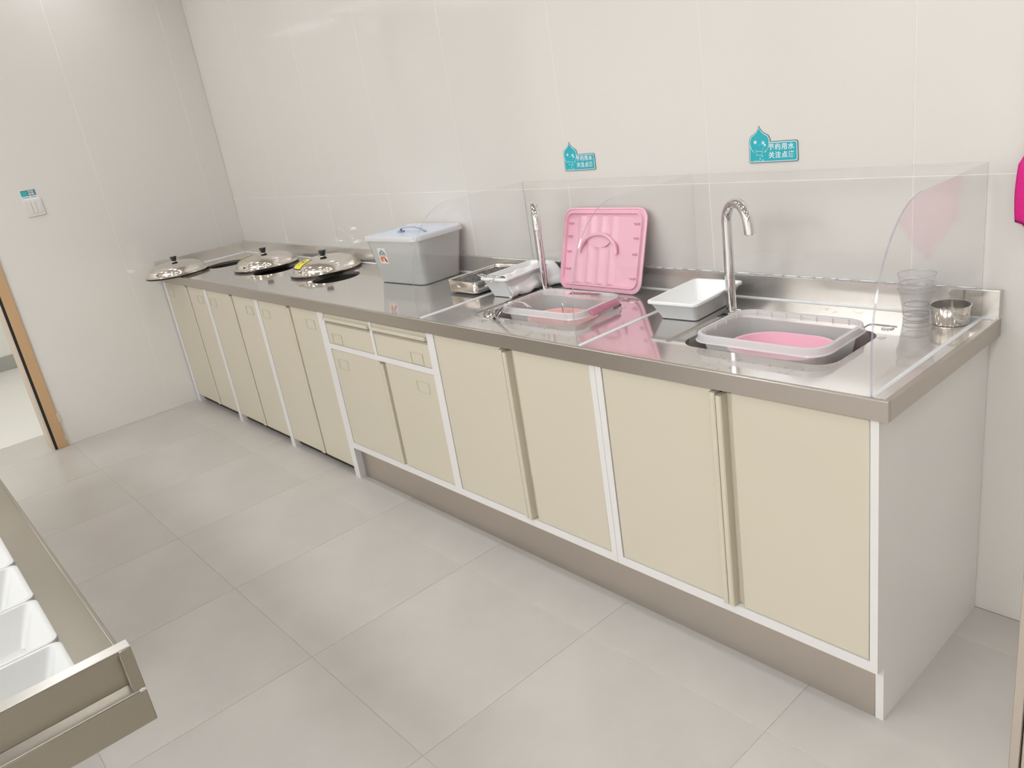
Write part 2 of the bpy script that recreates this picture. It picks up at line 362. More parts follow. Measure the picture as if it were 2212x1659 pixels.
for lb, xa, b0, b1, xb, c in units:
    t = thing('base_cabinet', lb, 'cabinet', (0, 0, 0), 0, 'two-door cabinets without a bottom rail')
    obj('side_panel', B(xa, b0, YF, -0.03, 0, ZB), M['white'], t); obj('side_panel', B(b1, xb, YF, -0.03, 0, ZB), M['white'], t)
    obj('back_panel', B(b0, b1, -0.045, -0.03, 0.0, ZB), M['dark'], t)
    obj('shelf', B(b0, b1, YF+0.026, -0.045, 0.085, 0.10), M['dark'], t)
    obj('top_rail', B(b0, b1, YF, YF+0.02, 0.752, ZB), M['white'], t)
    door_pair(t, b0, b1, 0.044, 0.752, c, (b0+0.062, b1-0.082, 0.688), 0.0015, 0.026)
    obj('shade_board', B(b0, b1, YF+0.026, YF+0.032, 0.012, 0.085), M['dark'], t)  # added near-black board stands for the shade under the doors
# drawer cabinet
t = thing('drawer_cabinet', 'cream cabinet with two drawers side by side above a pair of doors', 'cabinet')
xa, b0, b1, xb = 1.957, 1.969, 2.688, 2.708
bm = bmesh.new(); box(bm, xa, b0, YF, YF+FT, ZK, ZB); box(bm, b1, xb, YF, YF+FT, ZK, ZB)
box(bm, b0, b1, YF, YF+FT, ZK, ZR); box(bm, b0, b1, YF, YF+FT, 0.600, 0.622); box(bm, 2.317, 2.335, YF, YF+FT, 0.622, 0.752); box(bm, b0, b1, YF, YF+FT, 0.752, ZB)
obj('face_frame', bm, M['white'], t)
bm = bmesh.new(); box(bm, xa, xa+0.012, YF+FT, -0.03, ZK, ZB); box(bm, xb-0.012, xb, YF+FT, -0.03, ZK, ZB); box(bm, xa+0.012, xb-0.012, YF+FT, -0.03, ZK, ZK+0.015)
obj('carcass', bm, M['white'], t)
for x0, x1, lx in ((b0, 2.317, 2.043), (2.335, b1, 2.603)):
    yf = YF+0.002; z0, z1 = 0.622, 0.752
    # drawer front with a recessed finger groove and a lip along the top
    d = obj('drawer', prism([(yf, z0+.002), (yf, 0.706), (yf+0.016, 0.712), (yf+0.016, 0.7215), (yf-0.010, 0.7225), (yf-0.012, 0.724), (yf-0.012, 0.733), (yf-0.010, 0.735), (yf, 0.7365), (yf, z1-.003), (yf+0.02, z1-.003), (yf+0.02, z0+.002)], x0+.0022, x1-.0022, 'x'), M['cream'], t)
    label_holder(lx, 0.647, d, yf)
door_pair(t, b0, b1, ZR, 0.600, 2.345, (2.047, 2.606, 0.540), 0.0035, 0.030)
# sink cabinets
for lb, xa, b0, b1, xb, c in (('wide cream two-door cabinet under the sink with the pink-handled tub', 2.708, 2.728, 3.436, 3.4565, 3.090),
                              ('wide cream two-door cabinet at the right end of the run', 3.4575, 3.479, 4.187, 4.204, 3.836)):
    t = thing('sink_cabinet', lb, 'cabinet')
    bm = bmesh.new(); box(bm, xa, b0, YF, YF+FT, ZK, ZB); box(bm, b1, xb, YF, YF+FT, ZK, ZB); box(bm, b0, b1, YF, YF+FT, ZK, ZR); box(bm, b0, b1, YF, YF+FT, 0.752, ZB)
    obj('face_frame', bm, M['white'], t)
    end = xb > 4
    bm = bmesh.new(); box(bm, xa, xa+0.012, YF+FT, -0.03, ZK, ZB); box(bm, xa+0.012, xb-0.02, YF+FT, -0.03, ZK, ZK+0.012)
    if not end: box(bm, xb-0.012, xb, YF+FT, -0.03, ZK, ZB)
    obj('carcass', bm, M['white'], t)
    if end: obj('end_panel', prism([(YF+FT, ZK), (YK, ZK), (YK, 0), (-0.002, 0), (-0.002, ZB), (YF+FT, ZB)], xb-0.018, xb, 'x'), M['white'], t)
    door_pair(t, b0, b1, ZR, 0.752, c)
kp = tag(obj('kick_plate', B(1.9575, 4.1855, YK, YK+0.012, 0.0, ZK-0.001), M['steel_kick'], bev=0.001, seg=1), 'brushed steel kick plate along the floor under the cream cabinets', 'kick plate')

# ================================================================ STEEL COUNTER
SINKS = [(2.868, 3.268), (3.645, 4.045)]; SY0, SY1 = -0.440, -0.185
HOLES = [(0.325, -0.267), (0.962, -0.270), (1.600, -0.266)]; HR = 0.108
ct = thing('countertop', 'long stainless steel counter with two sinks, three round holes and an upstand along the wall', 'counter')
slab = obj('worktop', B(0.001, L-0.010, -D+0.010, -0.001, H-0.012, H), M['steel_top'], ct)
cutters = []
for x0, x1 in SINKS:
    bm = bmesh.new(); cx, cy = (x0+x1)/2, (SY0+SY1)/2
    loft(bm, [rring(x1-x0, SY1-SY0, 0.05, z, 6, cx, cy) for z in (H-0.05, H+0.05)], True, True); cutters.append(obj('cut', bm, M['steel_top']))
    # long groove beside the sink and the shallow ledge with the drain behind it
    bm = bmesh.new(); loft(bm, [rring(0.020, 0.30, 0.0095, z, 5, x0-0.036, -0.283) for z in (H-0.006, H+0.02)], True, True); cutters.append(obj('cut', bm, M['steel_top']))
    bm = bmesh.new(); loft(bm, [rring(0.07, 0.044, 0.012, z, 5, x1-0.025, -0.153) for z in (H-0.0025, H+0.02)], True, True); cutters.append(obj('cut', bm, M['steel_top']))
for hx, hy in HOLES:
    bm = bmesh.new(); loft(bm, [circ(HR, z, 48, hx, hy) for z in (H-0.05, H+0.05)], True, True); cutters.append(obj('cut', bm, M['steel_top']))
for c in cutters:
    md = slab.modifiers.new('b', 'BOOLEAN'); md.object = c; md.operation = 'DIFFERENCE'; md.solver = 'EXACT'
bake(slab)
for c in cutters: bpy.data.objects.remove(c)
obj('front_edge', prism([(-D, H-0.0015), (-D+0.0015, H+0.0003), (-D+0.010, H+0.0003), (-D+0.010, ZB), (-D, ZB)], 0.001, L, 'x'), M['steel_edge_dim'], ct)
obj('end_edge', prism([(L-0.010, H+0.0003), (L-0.001, H+0.0003), (L+0.0006, H-0.0015), (L+0.0006, ZB), (L-0.010, ZB)], -D+0.010, -0.001, 'y'), M['steel_edge_dim'], ct)
HS, TS = 0.867, 0.018
obj('upstand', prism([(-0.001, H-0.01), (-TS, H-0.01), (-TS, HS-0.001), (-TS+0.001, HS), (-0.001, HS)], TS, L, 'x'), M['steel'], ct)
obj('upstand', prism([(0.001, H-0.01), (TS, H-0.01), (TS, HS-0.001), (TS-0.001, HS), (0.001, HS)], -D, -0.001, 'y'), M['steel'], ct)
bm = bmesh.new(); box(bm, 4.150, 4.1535, -TS-0.0008, -TS, H, HS-0.002)
obj('upstand_seam', bm, M['steel_dim'], ct)
obj('sealant_line', prism([(-TS-0.0045, H+0.0002), (-TS, H+0.0002), (-TS, H+0.004)], TS, L-0.004, 'x'), M['glue'], ct)
obj('sealant_line', prism([(TS, H+0.0002), (TS+0.0045, H+0.0002), (TS, H+0.004)], -D+0.01, -TS-0.0045, 'y'), M['glue'], ct)
for x0, x1 in SINKS:   # basin bowls
    w, d, cx, cy = x1-x0, SY1-SY0, (x0+x1)/2, (SY0+SY1)/2
    bm = bmesh.new()
    loft(bm, [rring(w+0.012, d+0.012, 0.055, H-0.012, 6, cx, cy), rring(w, d, 0.05, H-0.012, 6, cx, cy), rring(w-0.004, d-0.004, 0.05, H-0.05, 6, cx, cy), rring(w-0.02, d-0.02, 0.045, H-0.165, 6, cx, cy), rring(w-0.06, d-0.06, 0.03, H-0.18, 6, cx, cy)], False, True)
    obj('sink_bowl', bm, M['dull_steel'], ct, smooth=True)
    # tap-hole cap on the ledge
    obj('ledge_cap', lathe([(0.0001, 0.0035), (0.008, 0.0035), (0.0125, 0.0025), (0.0145, 0)], 24, cap0=True), M['chrome'], ct, smooth=True).location = (x1-0.007, -0.153, H-0.0025)
    obj('overflow_cap', lathe([(0.0001, 0.002), (0.006, 0.002), (0.009, 0)], 20, cap0=True), M['chrome'], ct, smooth=True).location = (x1+0.012, -0.225, H)
for hx, hy in HOLES:   # dark collars under the holes
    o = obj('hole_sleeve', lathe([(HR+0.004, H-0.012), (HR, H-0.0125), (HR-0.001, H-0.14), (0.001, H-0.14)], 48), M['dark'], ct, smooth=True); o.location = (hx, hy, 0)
    o = obj('hole_rim', lathe([(HR+0.001, H+0.0002), (HR+0.0002, H-0.001), (HR, H-0.0122)], 48), M['black'], ct, smooth=True); o.location = (hx, hy, 0)

# ---- acrylic guards
def guard(x, label):
    y0, y1, z0, z1 = -0.5535, -0.020, H+0.0004, 1.152
    R = 0.205
    R2 = 0.275
    pts = [(y0, z0), (y0, z1-R2)]
    for i in range(1, 16):
        a = i/16*PI/2; pts.append((y0+R-R*math.cos(a), z1-R2+R2*math.sin(a)))
    pts += [(y0+R, z1), (y1, z1), (y1, z0)]
    bm = bmesh.new(); th = 0.0042
    a = [bm.verts.new((x-th/2, p[0], p[1])) for p in pts]; b = [bm.verts.new((x+th/2, p[0], p[1])) for p in pts]
    bm.faces.new(a[::-1]); bm.faces.new(b)
    for i in range(len(pts)):
        j = (i+1) % len(pts); f = bm.faces.new((a[i], a[j], b[j], b[i])); f.material_index = 1 if i <= 16 else 0
    t = thing('splash_guard', label, 'splash guard', (0, 0, 0), 0, 'clear acrylic dividers on the counter')
    obj('acrylic_sheet', bm, [M['acrylic'], M['acrylic_edge']], t)
    obj('glue_line', prism([(x-0.006, H+0.0003), (x+0.006, H+0.0003), (x+0.0022, H+0.0035), (x-0.0022, H+0.0035)], y0+0.002, y1, 'y'), M['glue'], t)
guard(2.672, 'clear curved acrylic divider standing in front of the storage box')
guard(3.408, 'clear curved acrylic divider between the two sinks')
guard(4.190, 'clear curved acrylic divider at the right end of the counter')
t = thing('splash_screen', 'long clear acrylic panel standing on the wall upstand behind both sinks', 'splash guard')
bm = bmesh.new(); box(bm, 2.674, 4.188, -0.0185, -0.0145, HS+0.0003, 1.152)
for f in bm.faces:
    if abs(f.normal.z) > .9 or f.calc_area() < 0.01: f.material_index = 1
obj('acrylic_sheet', bm, [M['acrylic_back'], M['acrylic_edge']], t)
bm = bmesh.new(); random.seed(3); x = 2.70
while x < 4.17:
    w = random.uniform(0.015, 0.05); bmesh.ops.create_icosphere(bm, subdivisions=2, radius=1, matrix=Matrix.Translation((x+w/2, -0.0085, HS+0.001)) @ Matrix.Diagonal((w/2, 0.0045, random.uniform(.0012, .0028), 1)))
    x += w+random.uniform(0.0, 0.02)
obj('glue_line', bm, M['glue'], t, smooth='all')

# ================================================================ THINGS ON THE COUNTER
def dome_z(r):      # outer profile of the pot lid, rim at 0
    return 0.050*math.sqrt(max(0, 1-(r/0.158)**2))*1.0 + 0.006
def pot_lid(loc, rot, label, sticker=None):
    t = thing('pot_lid', label, 'pot lid', loc, 0, 'domed steel pot lids'); t.rotation_euler = rot
    prof = [(0.171, 0.000), (0.1725, 0.0025), (0.170, 0.005), (0.162, 0.004), (0.156, 0.007)]
    prof += [(0.154*math.cos(a)**.80, 0.010+0.052*math.sin(a)**.92) for a in [i/18*PI/2 for i in range(1, 18)]]
    inner = [(max(r-0.001, 0.001), z-0.0014) for r, z in prof[::-1]]
    bm = bmesh.new(); loft(bm, [circ(r, z, 64) for r, z in prof+[(0.012, 0.0622), (0.001, 0.0622)]], False, True)
    loft(bm, [circ(r, z-0.0015, 64) for r, z in [(0.171, 0.001), (0.155, 0.007)]+[(0.152*math.cos(a)**.80, 0.009+0.051*math.sin(a)**.92) for a in [i/10*PI/2 for i in range(1, 10)]]], False, True)
    obj('dome', bm, M['steel_mirror'], t, smooth=True, angle=50)
    obj('rim_band', lathe([(0.1705, 0.001), (0.1700, -0.0085), (0.1665, -0.0090), (0.1660, 0.000)], 64), M['dark_steel'], t, smooth=True)
    obj('knob_base', lathe([(0.021, 0.0612), (0.021, 0.064), (0.014, 0.0665), (0.011, 0.069)], 24, True, True), M['chrome'], t, smooth=True)
    obj('knob', lathe([(0.012, 0.067), (0.0135, 0.069), (0.0155, 0.080), (0.0195, 0.0870), (0.019, 0.0885), (0.012, 0.0885), (0.0001, 0.088)], 24, True), M['knob'], t, smooth=True)
    if sticker:
        def patch(r0, r1, a0, a1, m, off, name, par):
            bm = bmesh.new(); nr, na = 10, 10; g = []
            for i in range(nr+1):
                u = i/nr; r = r0+(r1-r0)*u; ca = max(0, min(1, r/0.154))**(1/.80); z = 0.010+0.052*math.sqrt(1-ca*ca)**.92
                w = 1.0
                g.append([bm.verts.new(((r+off*.5)*math.cos(a0+(a1-a0)*j/na), (r+off*.5)*math.sin(a0+(a1-a0)*j/na), z+off)) for j in range(na+1)])
            for i in range(nr):
                for j in range(na): bm.faces.new((g[i][j], g[i][j+1], g[i+1][j+1], g[i+1][j]))
            return obj(name, bm, m, par, smooth='all')
        a0, a1 = sticker
        s = patch(0.066, 0.148, a0, a1, M['ink'], 0.0006, 'sticker', t)
        da = (a1-a0)*.045
        patch(0.069, 0.144, a0+da, a1-da, M['yellow'], 0.0010, 'sticker_face', s)
        aw = (a1-a0)
        for k, (ra, rb, f0, f1) in enumerate(((0.086, 0.090, .35, .65), (0.097, 0.104, .25, .75), (0.112, 0.114, .2, .8))):
            patch(ra, rb, a0+aw*f0, a0+aw*f1, M['ink'], 0.0013, 'sticker_print', s)
        patch(0.121, 0.127, a0+aw*.3, a0+aw*.42, M['orange'], 0.0013, 'sticker_print', s); patch(0.121, 0.127, a0+aw*.55, a0+aw*.67, M['orange'], 0.0013, 'sticker_print', s)
    return t
R = math.radians
pot_lid((0.2309, -0.519, H+0.011), (0, 0, 0), 'domed steel pot lid without a sticker at the far left corner, overhanging the counter edge')
pot_lid((0.764, -0.222, H+0.009), (0, 0, 0), 'domed steel pot lid with a yellow sticker on its left flank, middle of three', (R(203), R(246)))
pot_lid((1.364, -0.188, H+0.0095), (0, 0, 0), 'domed steel pot lid with a large yellow sticker facing front, nearest the plastic box', (R(236), R(281)))

# ---- plastic storage box with blue lid
t = thing('storage_box', 'large milky plastic box half full of water with a pale blue lid', 'box', (2.109, -0.148, H), R(3.2))
w0, d0, w1, d1 = 0.305, 0.205, 0.350, 0.246
bm = bmesh.new()
loft(bm, [rring(w0-.02, d0-.02, .03, 0.0015, 6), rring(w0-.004, d0-.004, .032, 0.003, 6), rring(w0, d0, .035, 0.008, 6), rring(w1, d1, .035, 0.180, 6), rring(w1+.008, d1+.008, .037, 0.184, 6)], True, False)
obj('box_body', bm, M['box'], t, smooth=True)
bm = bmesh.new()
ww = lambda z: (w0+(w1-w0)*(z-.008)/.172-.006, d0+(d1-d0)*(z-.008)/.172-.006)
loft(bm, [rring(*ww(.010), .03, 0.006, 6), rring(*ww(.07), .033, 0.070, 6)], True, True)
obj('water', bm, M['water'], t, smooth=True)
bm = bmesh.new()
loft(bm, [rring(w1+.014, d1+.012, .038, 0.180, 6), rring(w1+.022, d1+.020, .040, 0.181, 6), rring(w1+.020, d1+.018, .040, 0.184, 6), rring(w1+.014, d1+.012, .038, 0.197, 6), rring(w1+.010, d1+.008, .037, 0.200, 6), rring(w1+.002, d1+.000, .034, 0.200, 6), rring(w1-.006, d1-.008, .032, 0.193, 6)], False, False)
obj('lid_rim', bm, M['tub_rim'], t, smooth=True)
bm = bmesh.new(); loft(bm, [rring(w1-.004, d1-.006, .032, 0.190, 6), rring(w1-.008, d1-.010, .032, 0.193, 6)], True, True)
lid = obj('lid', bm, M['lidblue'], t, smooth=True)
pts = [(-0.075, 0.0, 0.194), (-0.074, 0, 0.203), (-0.066, 0, 0.209), (-0.03, 0, 0.213), (0.01, 0, 0.213), (0.045, 0, 0.207), (0.068, 0, 0.198), (0.075, 0, 0.194)]
o = obj('lid_handle', tube(pts, 0.006, 10, flat=(0.35, 1.2)), M['lidhandle'], lid, smooth=True); o.rotation_euler = (0, 0, R(4)); o.location = (0.02, -0.01, 0)
o = obj('handle_clip', B(-0.012, 0.012, -0.012, 0.012, 0.193, 0.199), M['lidhandle'], lid, bev=0.002); o.location = (-0.058, -0.012, 0)
# sticker on the front face (front face leans outwards)
lean = math.atan2((d1-d0)/2, .172)
s = bpy.data.objects.new('label', None)
bm = bmesh.new(); loft(bm, [[(x, z2, y) for x, y in rr(0.056, 0.066, 0.004, 3)] for z2 in (0, -0.0004)], True, True)
lb = obj('label', bm, M['paper'], t); bpy.data.objects.remove(s)
zc = 0.118; yc = -(d0/2+(d1-d0)/2*(zc-.008)/.172)-0.0008
lb.location = (-0.070, yc, zc); lb.rotation_euler = (lean, 0, 0)
lb['label'] = 'white product sticker with a dark emblem above an orange-red picture'
def lab(m, x0, x1, z0, z1, d=1): obj('label_print', B(x0, x1, -0.0004-0.0002*d, -0.0004, z0, z1), m, lb)
lab(M['ink'], -0.010, 0.008, 0.024, 0.0255)
bm = bmesh.new()
pts = [(0.0+0.021*math.cos(a), 0.001+0.020*math.sin(a)) for a in [PI*i/12 for i in range(13)]]
inn = [(0.0+0.017*math.cos(a), 0.001+0.016*math.sin(a)) for a in [PI*i/12 for i in range(12, -1, -1)]]
obj('label_print', prism(pts+inn, -0.0007, -0.0004, 'y'), M['ink'], lb)
for i in range(4): lab(M['ink'], -0.0125+i*0.0068, -0.0088+i*0.0068, 0.003, 0.012)
lab(M['ink'], -0.019, 0.019, -0.0015, 0.0)
obj('label_print', prism([(-0.020, -0.005), (0.004, -0.004), (0.012, -0.006), (0.022, -0.022), (0.020, -0.028), (0.010, -0.022), (-0.004, -0.024), (-0.017, -0.026), (-0.022, -0.014)], -0.0006, -0.0004, 'y'), M['orange'], lb)
obj('label_print', prism([(0.008, -0.008), (0.022, -0.022), (0.022, -0.029), (0.012, -0.024), (0.006, -0.016)], -0.0008, -0.0004, 'y'), M['red'], lb)
lab(M['paper'], -0.004, 0.005, -0.025, -0.012, 3)

# ---- generic tray / bin shapes
def bin_mesh(w, d, w2, d2, h, r, th=0.0028, lip=0.006, lipd=0.008):
    """open tray: base w2 x d2, rim w x d (outer), rounded lip"""
    bm = bmesh.new(); iw, idp = w-2*lip, d-2*lip
    rings = [rring(w2-.016, d2-.016, r*.6, 0.0), rring(w2-.004, d2-.004, r*.8, 0.002), rring(w2, d2, r*.85, 0.008), rring(iw, idp, r, h-lipd),
             rring(iw+.002, idp+.002, r, h-lipd+.001), rring(w-.001, d-.001, r*1.1, h-lipd), rring(w, d, r*1.1, h-lipd+.003), rring(w-.001, d-.001, r*1.1, h-.001), rring(w-.004, d-.004, r*1.05, h),
             rring(iw-2*th+.003, idp-2*th+.003, r*.9, h-.0006), rring(iw-2*th, idp-2*th, r*.9, h-.004), rring(w2-2*th, d2-2*th, r*.75, 0.010), rring(w2-.016, d2-.016, r*.5, th)]
    loft(bm, rings, True, True); return bm
# clear tubs in the sinks
def tub(cx, cy, rz, w, d, label, clips):
    zr = 0.835
    t = thing('dish_tub', label, 'tub', (cx, cy, zr-0.150), R(rz), 'milky plastic tubs in the sinks')
    h = 0.150; bm = bmesh.new()
    wi, di = w-.022, d-.022
    loft(bm, [rring(wi-.07, di-.07, .03, 0.0, 6), rring(wi-.05, di-.05, .035, 0.004, 6), rring(wi-.006, di-.006, .04, h-.022, 6), rring(wi, di, .042, h-.006, 6)], True, False)
    obj('tub_body', bm, M['tub'], t, smooth=True)
    bm = bmesh.new()
    loft(bm, [rring(wi-.001, di-.001, .042, h-.008, 6), rring(wi+.001, di+.001, .042, h-.001, 6), rring(wi+.010, di+.010, .046, h, 6), rring(w-.004, d-.004, .048, h-.002, 6), rring(w-.001, d-.001, .049, h-.016, 6), rring(w+.006, d+.006, .050, h-.019, 6)], False, False)
    obj('tub_rim', bm, M['tub_rim'], t, smooth=True)
    bm = bmesh.new()   # small stiffening ribs under the lip
    for i in range(7):
        x = -w/2+.05+(w-.1)*i/6
        for s in (-1, 1): box(bm, x-.0006, x+.0006, s*(d/2-.010)-.0045, s*(d/2-.010)+.0045, h-.016, h-.003)
    for i in range(4):
        y = -d/2+.05+(d-.1)*i/3
        for s in (-1, 1): box(bm, s*(w/2-.010)-.0045, s*(w/2-.010)+.0045, y-.0006, y+.0006, h-.016, h-.003)
    tag(obj('rim_ribs', bm, M['tub'], t), kind='stuff')
    if clips:
        for s in (-1, 1):
            pts = [(0, -0.008), (0.009, -0.010), (0.016, -0.018), (0.019, -0.022), (0.015, -0.026), (0.008, -0.020), (0.002, -0.018)]
            o = obj('side_clip', prism([(s*x, z) for x, z in pts], -0.062, 0.062, 'y'), M['pinkclip'], t, bev=0.0012)
            o.location = (s*(w/2-.002), 0.004, h+0.006); o['label'] = 'pink side clip'
    return t
tub(3.857, -0.325, 0.7, 0.341, 0.238, 'milky plastic tub without clips in the right sink', False)
tub(3.108, -0.316, 2.7, 0.333, 0.231, 'milky plastic tub with pink side clips in the left sink', True)
# pink basins inside the tubs
def basin(cx, cy, zr, w, d, rz, m, label):
    t = thing('basin', label, 'basin', (cx, cy, zr-0.085), R(rz), 'pink basins inside the tubs')
    bm = bmesh.new(); loft(bm, [rring(w*.70, d*.66, .05, 0.0, 7), rring(w*.78, d*.74, .055, 0.006, 7), rring(w*.94, d*.92, .085, 0.078, 7), rring(w, d, .09, 0.0825, 7), rring(w, d, .09, 0.085, 7), rring(w*.93, d*.9, .082, 0.0845, 7), rring(w*.76, d*.72, .05, 0.009, 7), rring(w*.68, d*.64, .05, 0.004, 7)], True, True)
    obj('basin_shell', bm, m, t, smooth=True)
basin(3.862, -0.325, 0.790, 0.262, 0.180, 2, M['pink'], 'pink basin inside the clip-less tub of the right sink')
basin(3.110, -0.316, 0.782, 0.240, 0.168, 3, M['salmon'], 'salmon pink basin inside the pink-clipped tub of the left sink')
# spoon standing in the left basin
t = thing('spoon', 'steel spoon leaning in the salmon pink basin', 'spoon', (3.085, -0.285, 0.718), 0)
pts = [(0, 0, 0.0), (-.006, .006, 0.03), (-.014, .012, 0.07), (-.018, .016, 0.088), (-.012, .020, 0.094), (-.004, .022, 0.088)]
obj('handle', tube(pts, 0.004, 8, flat=(1.3, 0.35)), M['chrome'], t, smooth=True)
obj('bowl', lathe([(0.001, -.004), (0.010, -.002), (0.016, 0.002)], 20), M['chrome'], t, smooth=True).location = (0.004, -0.006, 0.003)

# white bins
def white_bin(loc, rot, label, group='white plastic bins', w=0.162, d=0.250, h=0.058, m='bin'):
    t = tag(obj('plastic_bin', bin_mesh(w, d, w-.042, d-.062, h, 0.014), M[m], smooth=True, bev=0), label, 'bin', group)
    t.location = loc; t.rotation_euler = rot; return t
white_bin((3.514, -0.178, H+0.0004), (0, 0, R(3.7)), 'white plastic bin left of the right faucet')
# steel tray
ttr = thing('steel_tray', 'rectangular polished steel tray with wet contents beside the storage box', 'tray', (2.560, -0.156, H+0.0004), R(1.2))
bm = bmesh.new(); w, d = 0.168, 0.256
loft(bm, [rring(w-.02, d-.02, .018, 0.008), rring(w-.010, d-.010, .018, 0.010), rring(w-.006, d-.006, .018, 0.016), rring(w-.004, d-.004, .019, 0.044), rring(w, d, .021, 0.0455), rring(w+.001, d+.001, .021, 0.0475), rring(w-.002, d-.002, .020, 0.049), rring(w-.006, d-.006, .018, 0.048), rring(w-.008, d-.008, .018, 0.044), rring(w-.012, d-.012, .017, 0.016), rring(w-.03, d-.03, .01, 0.012)], True, True)
obj('tray_body', bm, M['steel_mirror'], ttr, smooth=True)
bm = bmesh.new(); loft(bm, [rring(w-.05, d-.05, .01, 0.0), rring(w-.02, d-.02, .015, 0.004), rring(w-.004, d-.004, .02, 0.008), rring(w+.004, d+.004, .021, 0.0085), rring(w+.004, d+.004, .021, 0.0105), rring(w-.004, d-.004, .02, 0.011)], True, True)
obj('tray_foot', bm, M['dull_steel'], ttr, smooth=True)
bm = bmesh.new(); N = 26; g = []
for i in range(N+1):
    row = []
    for j in range(N+1):
        x = (w-.02)*(i/N-.5); y = (d-.02)*(j/N-.5)
        row.append(bm.verts.new((x, y, 0.0385+0.0035*math.sin(x*60+1.3*math.sin(y*40))*math.sin(y*47)+random.uniform(-.0012, .0012))))
    g.append(row)
for i in range(N):
    for j in range(N): bm.faces.new((g[i][j], g[i+1][j], g[i+1][j+1], g[i][j+1]))
tag(obj('wet_contents', bm, M['wet'], ttr, smooth='all'), kind='stuff')
# tilted white bin beside the tray
wb = white_bin((2.752, -0.160, H+0.0005), (0, 0, R(4)), 'white plastic bin with tongs in it, beside the steel tray', w=0.134, d=0.266, h=0.074)
# tongs in that bin
def strip(pts, w, th=0.0012, n=8): return tube(pts, w/2, n, flat=(th/(w/2), 1.0))
t = thing('tongs', 'steel wire tongs lying across the white bin', 'tongs', (2.740, -0.275, H+0.0765), 0)
def wire_loop(cx, cy, a, b, rot, z, n=18, tilt=0.0): return [(cx+a*math.cos(2*PI*i/n)*math.cos(rot)-b*math.sin(2*PI*i/n)*math.sin(rot), cy+a*math.cos(2*PI*i/n)*math.sin(rot)+b*math.sin(2*PI*i/n)*math.cos(rot), z+tilt*math.cos(2*PI*i/n)) for i in range(n)]
obj('loop', tube(wire_loop(-0.042, -0.008, 0.018, 0.010, R(20), 0.003, tilt=-.003), 0.0016, 8, closed=True), M['dull_steel'], t, smooth=True)
obj('loop', tube(wire_loop(0.020, -0.030, 0.018, 0.010, R(70), -0.012, tilt=.010), 0.0016, 8, closed=True), M['dull_steel'], t, smooth=True)
obj('arm', tube([(-0.024, -0.002, 0.002), (-0.005, 0.010, 0.001), (0.018, 0.008, -0.001), (0.034, 0.020, -0.005), (0.040, 0.05, -0.014), (0.046, 0.08, -0.022), (0.050, 0.12, -0.034)], [.0018, .0024, .003, .0035, .0035, .003, .002], 8, flat=(.45, 1.3)), M['dull_steel'], t, smooth=True)
obj('arm', tube([(0.026, -0.013, -0.003), (0.010, -0.004, 0.0), (0.026, 0.002, 0.000), (0.040, 0.020, -0.006), (0.050, 0.05, -0.017), (0.058, 0.08, -0.028), (0.064, 0.115, -0.042)], [.0018, .0024, .003, .0035, .0035, .003, .002], 8, flat=(.45, 1.3)), M['dull_steel'], t, smooth=True)
# white cloth crumpled behind the left faucet
def cloth():
    bm = bmesh.new(); nu, nv = 34, 44; g = []
    for i in range(nu+1):
        u = i/nu; row = []
        for j in range(nv+1):
            v = j/nv
            y = -0.245+0.215*v
            # cross profile: comes out of the bin, over its right rim, rolls down to the counter
            if u < .35:
                k = u/.35; x = -0.014+0.030*k; z = 0.070+0.008*math.sin(k*PI*.5)
            elif u < .75:
                k = (u-.35)/.4; x = 0.016+0.024*k; z = 0.078-0.050*k*k
            else:
                k = (u-.75)/.25; a = k*PI*1.25; x = 0.040+0.012*math.sin(a)*.9; z = 0.028-0.024*(1-math.cos(a))*.55
            z += 0.004*math.sin(v*17+u*6)*(.4+u)*(v > .15)
            x += 0.003*math.sin(v*9+u*4)+0.21*max(0, v-.66)*u-0.018*v*(1-u)
            row.append(bm.verts.new((x, y, max(z, 0.0015))))
        g.append(row)
    for i in range(nu):
        for j in range(nv): bm.faces.new((g[i][j], g[i+1][j], g[i+1][j+1], g[i][j+1]))
    return bm
o = tag(obj('cloth', cloth(), M['cloth'], smooth='all'), 'crumpled white cloth draped over the white bin behind the left faucet', 'cloth')
o.location = (2.776, -0.022, H+0.0015); o.rotation_euler = (0, 0, R(0))
sm = o.modifiers.new('s', 'SOLIDIFY'); sm.thickness = 0.0018; sm.offset = 0

# ---- faucets
def faucet(x, y, tip, label):
    t = thing('faucet', label, 'faucet', (x, y, H+0.0004), 0, 'chrome gooseneck faucets')
    dx, dy = tip[0]-x, tip[1]-y; L_ = math.hypot(dx, dy); ux, uy = dx/L_, dy/L_; r = L_/2
    zt = 1.100-H; zc = zt-r
    pts = [(0, 0, 0.004), (0, 0, zc*.5), (0, 0, zc)]
    for i in range(1, 17):
        a = PI*i/16*.94; s = r-r*math.cos(a); pts.append((ux*s, uy*s, zc+r*math.sin(a)))
    e = pts[-1]; a = PI*.94
    dirx, dz = math.sin(a), math.cos(a)
    e2 = (e[0]+ux*dirx*0.030, e[1]+uy*dirx*0.030, e[2]+dz*0.030)
    obj('spout_pipe', tube(pts+[e2], 0.0134, 24), M['chrome'], t, smooth=True, angle=50)
    obj('aerator', tube([(e2[0], e2[1], e2[2]+.001), (e2[0]+ux*dirx*.003, e2[1]+uy*dirx*.003, e2[2]+dz*.003)], 0.0085, 20), M['dull_steel'], t, smooth=True)
    obj('base_flange', lathe([(0.0255, 0), (0.0255, 0.002), (0.022, 0.004), (0.014, 0.005)], 32, True, True), M['chrome'], t, smooth=True)
faucet(3.612, -0.152, (3.710, -0.202), 'chrome gooseneck faucet at the right sink')
faucet(2.845, -0.132, (2.930, -0.206), 'chrome gooseneck faucet at the left sink beside the pink lid')

